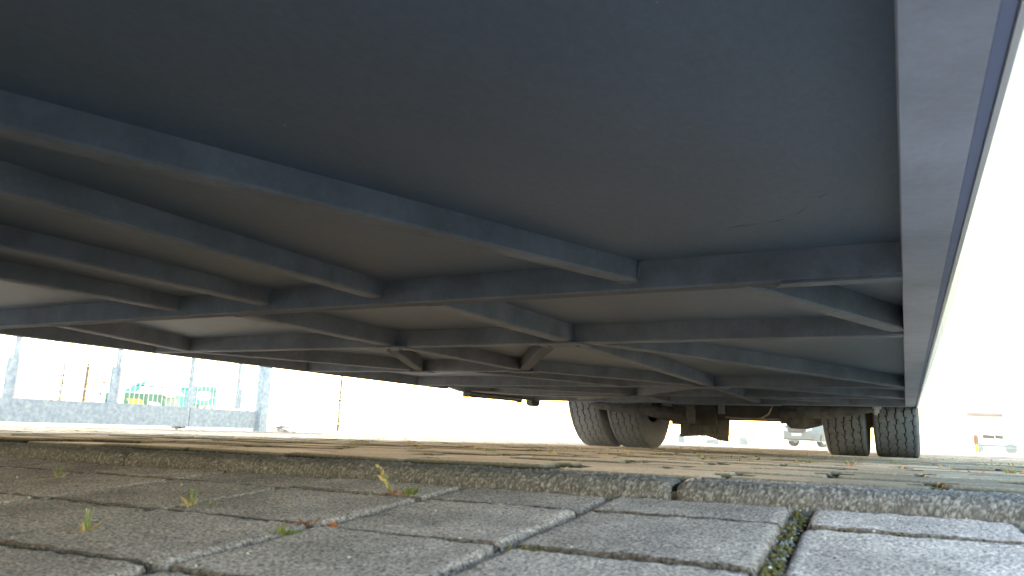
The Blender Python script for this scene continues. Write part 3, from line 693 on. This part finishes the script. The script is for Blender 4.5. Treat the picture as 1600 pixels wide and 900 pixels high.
for (y, z, hw) in ((-1.05, 1.09, .84), (-.45, 1.68, .66), (1.3, 1.70, .66), (2.1, 1.09, .82)): cb.v += [(-hw, y, z), (hw, y, z)]
cb.f += [(0, 1, 3, 2), (2, 3, 5, 4), (4, 5, 7, 6), (0, 2, 4, 6), (1, 7, 5, 3)]
cb.build('windscreen', 'glass', CAR)
MB().box(-.66, .66, -.45, 1.3, 1.701, 1.73).build('roof', 'silver', CAR)
MB().prism([(-.50, .86), (.50, .86), (.42, .64), (-.42, .64)], -2.275, -2.255, 'y').build('grille', 'dark', CAR)
for z in (.905, .955): MB().box(-.62, .62, -2.27, -2.21, z, z + .022).build('grille_bar', 'dark', CAR)
MB().box(-.26, .26, -2.30, -2.276, .50, .61).build('number_plate', 'white', CAR)
MB().prism([(-.86, .36), (.86, .36), (.92, .5), (.90, .62), (-.90, .62), (-.92, .5)], -2.275 + .0, -2.20, 'y').build('bumper', 'silver', CAR)
for sx in (-1, 1):
    MB().prism([(sx * .52, .70), (sx * .82, .76), (sx * .84, .88), (sx * .56, .85)], -2.28, -2.25, 'y').build('headlight', 'lamp', CAR)
    for yy in (-1.45, 1.4):
        wh = empty('wheel', (sx * .80, yy, .36)); wh.parent = CAR
        MB().lathe([(-.11, .22), (-.11, .33), (-.09, .36), (.09, .36), (.11, .33), (.11, .22)], 28).build('tyre', 'dark', wh)
        MB().lathe([(-.08, .001), (-.09, .22), (.09, .22), (.08, .001)], 20).build('rim', 'wire', wh)
# right hand background: white van, marker, low building, trees
VN = empty('van', (4.75, 52.5, -.15), math.radians(-14)); tag(VN, 'white vehicle with dark windows far off right of the trailer', 'van')
MB().prism([(-1.3, .3), (1.2, .3), (1.2, .95), (.8, 1.35), (-1.2, 1.4), (-1.3, 1.0)], -.8, .8, 'y').build('body', 'white', VN)
for a, b in ((-.55, .02), (.08, .45)): MB().prism([(a, .88), (b, .85), (b, 1.02), (a, 1.06)], -.82, -.802, 'y').build('window', 'glass', VN)
MB().box(-1.0, 1.1, -.815, -.802, .42, .47).build('trim_strip', 'dark', VN)
for xx in (-.85, .8):
    MB().tube([(xx, -.83, .3), (xx, -.7, .3)], .28, 16).build('wheel', 'cement', VN)
PR = empty('marker_post', (3.45, 49.0, -.15)); tag(PR, 'orange topped marker post far off at the right, beside the white vehicle', 'post')
MB().tube([(0, 0, 0), (0, 0, .5)], .09, 12).build('post', 'yellow', PR); MB().tube([(0, 0, .502), (0, 0, .95), (0, 0, 1.0)], [.12, .12, .05], 12).build('post_cap', 'tile', PR)
B = empty('building', (14.5, 72, -.2), math.radians(-8)); tag(B, 'low pale building with orange roof edge, far off behind the right side', 'building')
MB().box(-10, 12, 0, 8, 0, 3.0).build('wall', 'concrete', B)
MB().prism([(-.4, 3.0), (8.4, 3.0), (4, 4.1)], -9.9, 12, 'x').build('roof', 'concrete', B)
MB().box(-9.95, -7.4, -.44, -.402, 3.0, 3.22).build('roof_edge', 'tile', B)
for k in range(6):
    fr = MB().box(-8 + k * 3.2, -6.8 + k * 3.2, -.04, -.002, 1.1, 2.2).build('window_frame', 'white', B); MB().box(-7.92 + k * 3.2, -6.88 + k * 3.2, -.055, -.041, 1.18, 2.12).build('window_pane', 'concrete', fr)
bush('tree', 10.9, 60, -.2, 1.4, 3.6, 'pale green tree at the right edge before the low building', 'tree', 'leaf', 1200, 12, True)

# ------------------------------------------------------------ weeds
def blade(mb, p, d, L, wd, droop=.3, seg=4):
    d = Vector(d).normalized(); s = d.cross(Vector((.2, .7, .1))).normalized(); q = Vector(p); k = len(mb.v)
    for i in range(seg + 1):
        t = i / seg; w_ = wd * (math.sin(math.pi * min(.95, .12 + t * .88)) ** .8) * .5
        mb.v += [tuple(q + s * w_), tuple(q - s * w_ + Vector((0, 0, w_ * .3)))]
        q = q + (d + Vector((0, 0, -droop * t * t))) * L / seg
    for i in range(seg): mb.f.append((k + 2 * i, k + 2 * i + 1, k + 2 * i + 3, k + 2 * i + 2))
def weed(x, y, h, lab, kind='leafy', seed=1, lean=(0, 0), zz=None):
    rr = random.Random(seed); z = float(znear(x, y)) - .006 if zz is None else zz
    E = empty('weed', (x, y, z)); tag(E, lab, 'weed')
    if kind == 'stalk':
        top = Vector((lean[0], lean[1], h)); st = MB().tube([(0, 0, 0), tuple(top * .5 + Vector((0, 0, .003))), tuple(top)], [.0012, .001, .0006], 6); st.build('stem', 'leaf', E)
        sd_ = MB()
        for k in range(16):
            t = .35 + .65 * k / 15; p = top * t + Vector((rr.uniform(-.002, .002), rr.uniform(-.002, .002), 0)); blade(sd_, p, (rr.uniform(-1, 1) + lean[0] * 20, rr.uniform(-1, 1), .6), .007, .004, 0)
        sd_.build('seed_head', 'seed', E); lf = MB()
        for k in range(5): blade(lf, (0, 0, .0), (rr.uniform(-1, 1), rr.uniform(-1, 1), rr.uniform(.5, 1.4)), h * .45, .005, .5)
        lf.build('leaf', 'redleaf', E)
    else:
        lf = MB(); m = {'leafy': 'leaf', 'red': 'redleaf', 'pale': 'seed'}[kind]
        for k in range(11): blade(lf, (rr.uniform(-.006, .006), rr.uniform(-.003, .003), 0), (rr.uniform(-1, 1), rr.uniform(-1, 1), rr.uniform(.5, 1.6)), h * rr.uniform(.6, 1.1), h * .28, .5)
        lf.build('leaf', m, E)
        if kind == 'pale':
            sm = MB()
            for k in range(3): sm.tube([(0, 0, 0), (rr.uniform(-.006, .006), rr.uniform(-.006, .006), h * 1.2)], .0006, 5)
            sm.build('stem', 'leaf', E)
weed(-.545, .737, 0.035, 'leaning seed stalk with an orange leaf, tallest weed before the kerb', 'stalk', 2, (-.030, .006))
weed(-.527, .742, 0.019, 'small green tuft just right of the leaning seed stalk', 'leafy', 3)
weed(-.493, .507, 0.018, 'bright green tuft in the slab joint, below the reddish sprigs', 'leafy', 4)
weed(-.505, .549, 0.015, 'reddish dry sprigs in the slab joint above the bright green tuft', 'red', 5)
weed(-.482, .553, 0.014, 'reddish dry sprig rightmost in the joint above the bright green tuft', 'red', 6)
weed(-.700, .575, 0.019, 'pale little sprig at the slab crossing left of the reddish sprigs', 'pale', 7)
weed(-.672, .580, 0.015, 'yellow green sprig just right of the pale little sprig at the slab crossing', 'leafy', 8)
weed(-.655, .430, 0.022, 'faint yellow green sprig on the lower left slab', 'pale', 9)
weed(-1.08, .655, 0.019, 'yellowish sprig near the left edge before the kerb', 'pale', 10)
weed(-.690, .752, 0.014, 'tiny yellow green tuft in the joint close under the kerb', 'leafy', 11)
weed(-.107, .420, 0.022, 'yellow green tuft at the bottom edge beside the open joint', 'pale', 13)
# moss in the joints: one mass of small clumps
def clumps(name, pts, m, sz, seed, lab=None):
    rr = random.Random(seed); mb = MB()
    for (x, y, z) in pts:
        s = sz * rr.uniform(.5, 1.3)
        n = 7; vs = [(x + s * math.cos(a), y + s * math.sin(a), z - s * .4) for a in [2 * math.pi * k / n for k in range(n)]] + [(x + s * .6 * math.cos(a + .4) * rr.uniform(.7, 1.2), y + s * .6 * math.sin(a + .4) * rr.uniform(.7, 1.2), z + s * rr.uniform(.2, .6)) for a in [2 * math.pi * k / n for k in range(n)]] + [(x, y, z + s * rr.uniform(.4, .8))]
        mb.add(vs, [(i, (i + 1) % n, n + (i + 1) % n, n + i) for i in range(n)] + [(n + i, n + (i + 1) % n, 2 * n) for i in range(n)])
    o = mb.build(name, m, smooth=False); tag(o, lab, 'moss' if 'moss' in name else 'grass', kind='stuff'); return o
rr = random.Random(21); pts = []
for _ in range(330):
    t = rr.uniform(-.34, .10)
    if -.05 > t > -.075 or rr.random() < .25: continue
    s = rr.gauss(.0, .0045); x, y = lat(s, t); pts.append((x, y, float(znear(x, y)) - .006 + rr.uniform(0, .0025)))
for (s0, s1, t) in ((-.06, -.01, 0.), (.03, .09, 0.), (-.18, -.12, 0), (.02, .12, -.185), (-.20, -.16, -.185), (-.72, -.60, -.355), (-.60, -.55, -.36), (.05, .2, -.185), (.0, .18, .1005)):
    for _ in range(28):
        x, y = lat(rr.uniform(s0, s1), t + rr.gauss(0, .0018)); pts.append((x, y, float(znear(x, y)) - .0035 + rr.uniform(0, .002)))
clumps('joint_moss', pts, 'moss', .0024, 3, 'olive brown moss filling the open joint between the front slabs')
pts = []
for _ in range(1500):       # grit and pebbles that lie in the open joints
    s = rr.choice([0., .195, -.204, -.4]) + rr.gauss(0, .004); t = rr.uniform(-.36, .10); x, y = lat(s, t); pts.append((x, y, float(znear(x, y)) - .0085 + rr.uniform(0, .003)))
clumps('joint_gravel', pts, 'cement', .0018, 4, 'fine grey grit lying in the joints of the front slabs')
pts = []
for _ in range(420):
    s, t = rr.uniform(-1.5, .7), rr.uniform(-.45, .10); x, y = lat(s, t); pts.append((x, y, float(znear(x, y)) + .0008))
clumps('loose_grit', pts[:300], 'pale_grit', .0011, 9, 'pale grit crumbs scattered over the front slabs')
clumps('dark_crumbs', pts[300:], 'twig', .0012, 10, 'dark dirty crumbs scattered over the front slabs')
# dry grass tufts in the notches of the yard blocks
tuft_l, tuft_y, tuft_r = MB(), MB(), MB(); rr = random.Random(31)
for k, (s, t, x, y) in enumerate(cand):
    if y > 6.5 or x < -3.6 or x > 1.4: continue
    for _ in range(1 if y > 2.5 else 2):
        dens = .95 if y > 1.5 else .40
        if rr.random() > dens: continue
        q = rr.random(); mb = tuft_y if q < .5 else (tuft_l if q < .8 else tuft_r)
        px, py = lat(s + BW / 2 + rr.gauss(0, .006), t + rr.gauss(0, .02)); z = float(zfar(px, py)) - .004
        for _ in range(rr.randint(3, 7)): blade(mb, (px + rr.gauss(0, .005), py + rr.gauss(0, .005), z), (rr.gauss(0, 1), rr.gauss(0, 1), rr.uniform(.3, 1.2)), (rr.uniform(.009, .024) if y > 1.7 else rr.uniform(.004, .012)), .0042, .6, 2)
for mb, m, nm, lab in ((tuft_l, 'leaf', 'green_tufts', 'low green tufts growing in the joints of the yard under the trailer'), (tuft_y, 'seed', 'dry_tufts', 'straw coloured dry tufts in the joints of the yard under the trailer'), (tuft_r, 'redleaf', 'russet_tufts', 'russet dry tufts in the joints of the yard under the trailer')):
    o = mb.build(nm, m); tag(o, lab, 'grass', kind='stuff')
pts = []
for k, (s, t, x, y) in enumerate(cand):
    if y > 5 or x < -3 or x > 1.2 or rr.random() < .45: continue
    for _ in range(4):
        px, py = lat(s + BW / 2 + rr.gauss(0, .006), t + rr.gauss(0, .012)); pts.append((px, py, float(zfar(px, py)) - .003))
clumps('yard_moss', pts, 'moss', .005, 6, 'brown moss cushions in the notches of the yard blocks')

# ------------------------------------------------------------ thin volume added to imitate veiling lens glare
hm = bpy.data.materials.new('glare_veil'); hm.use_nodes = True
hn = hm.node_tree.nodes; hn.remove(hn['Principled BSDF'])
pv = hn.new('ShaderNodeVolumePrincipled'); pv.inputs['Color'].default_value = (.95, .96, 1, 1); pv.inputs['Density'].default_value = .0007; pv.inputs['Anisotropy'].default_value = .5
hm.node_tree.links.new(pv.outputs[0], hn['Material Output'].inputs['Volume'])
gb = 1600
hz = MB().box(-gb, gb, -gb, gb, -1.4, 4.6).build('glare_veil', hm); tag(hz, kind='stuff')
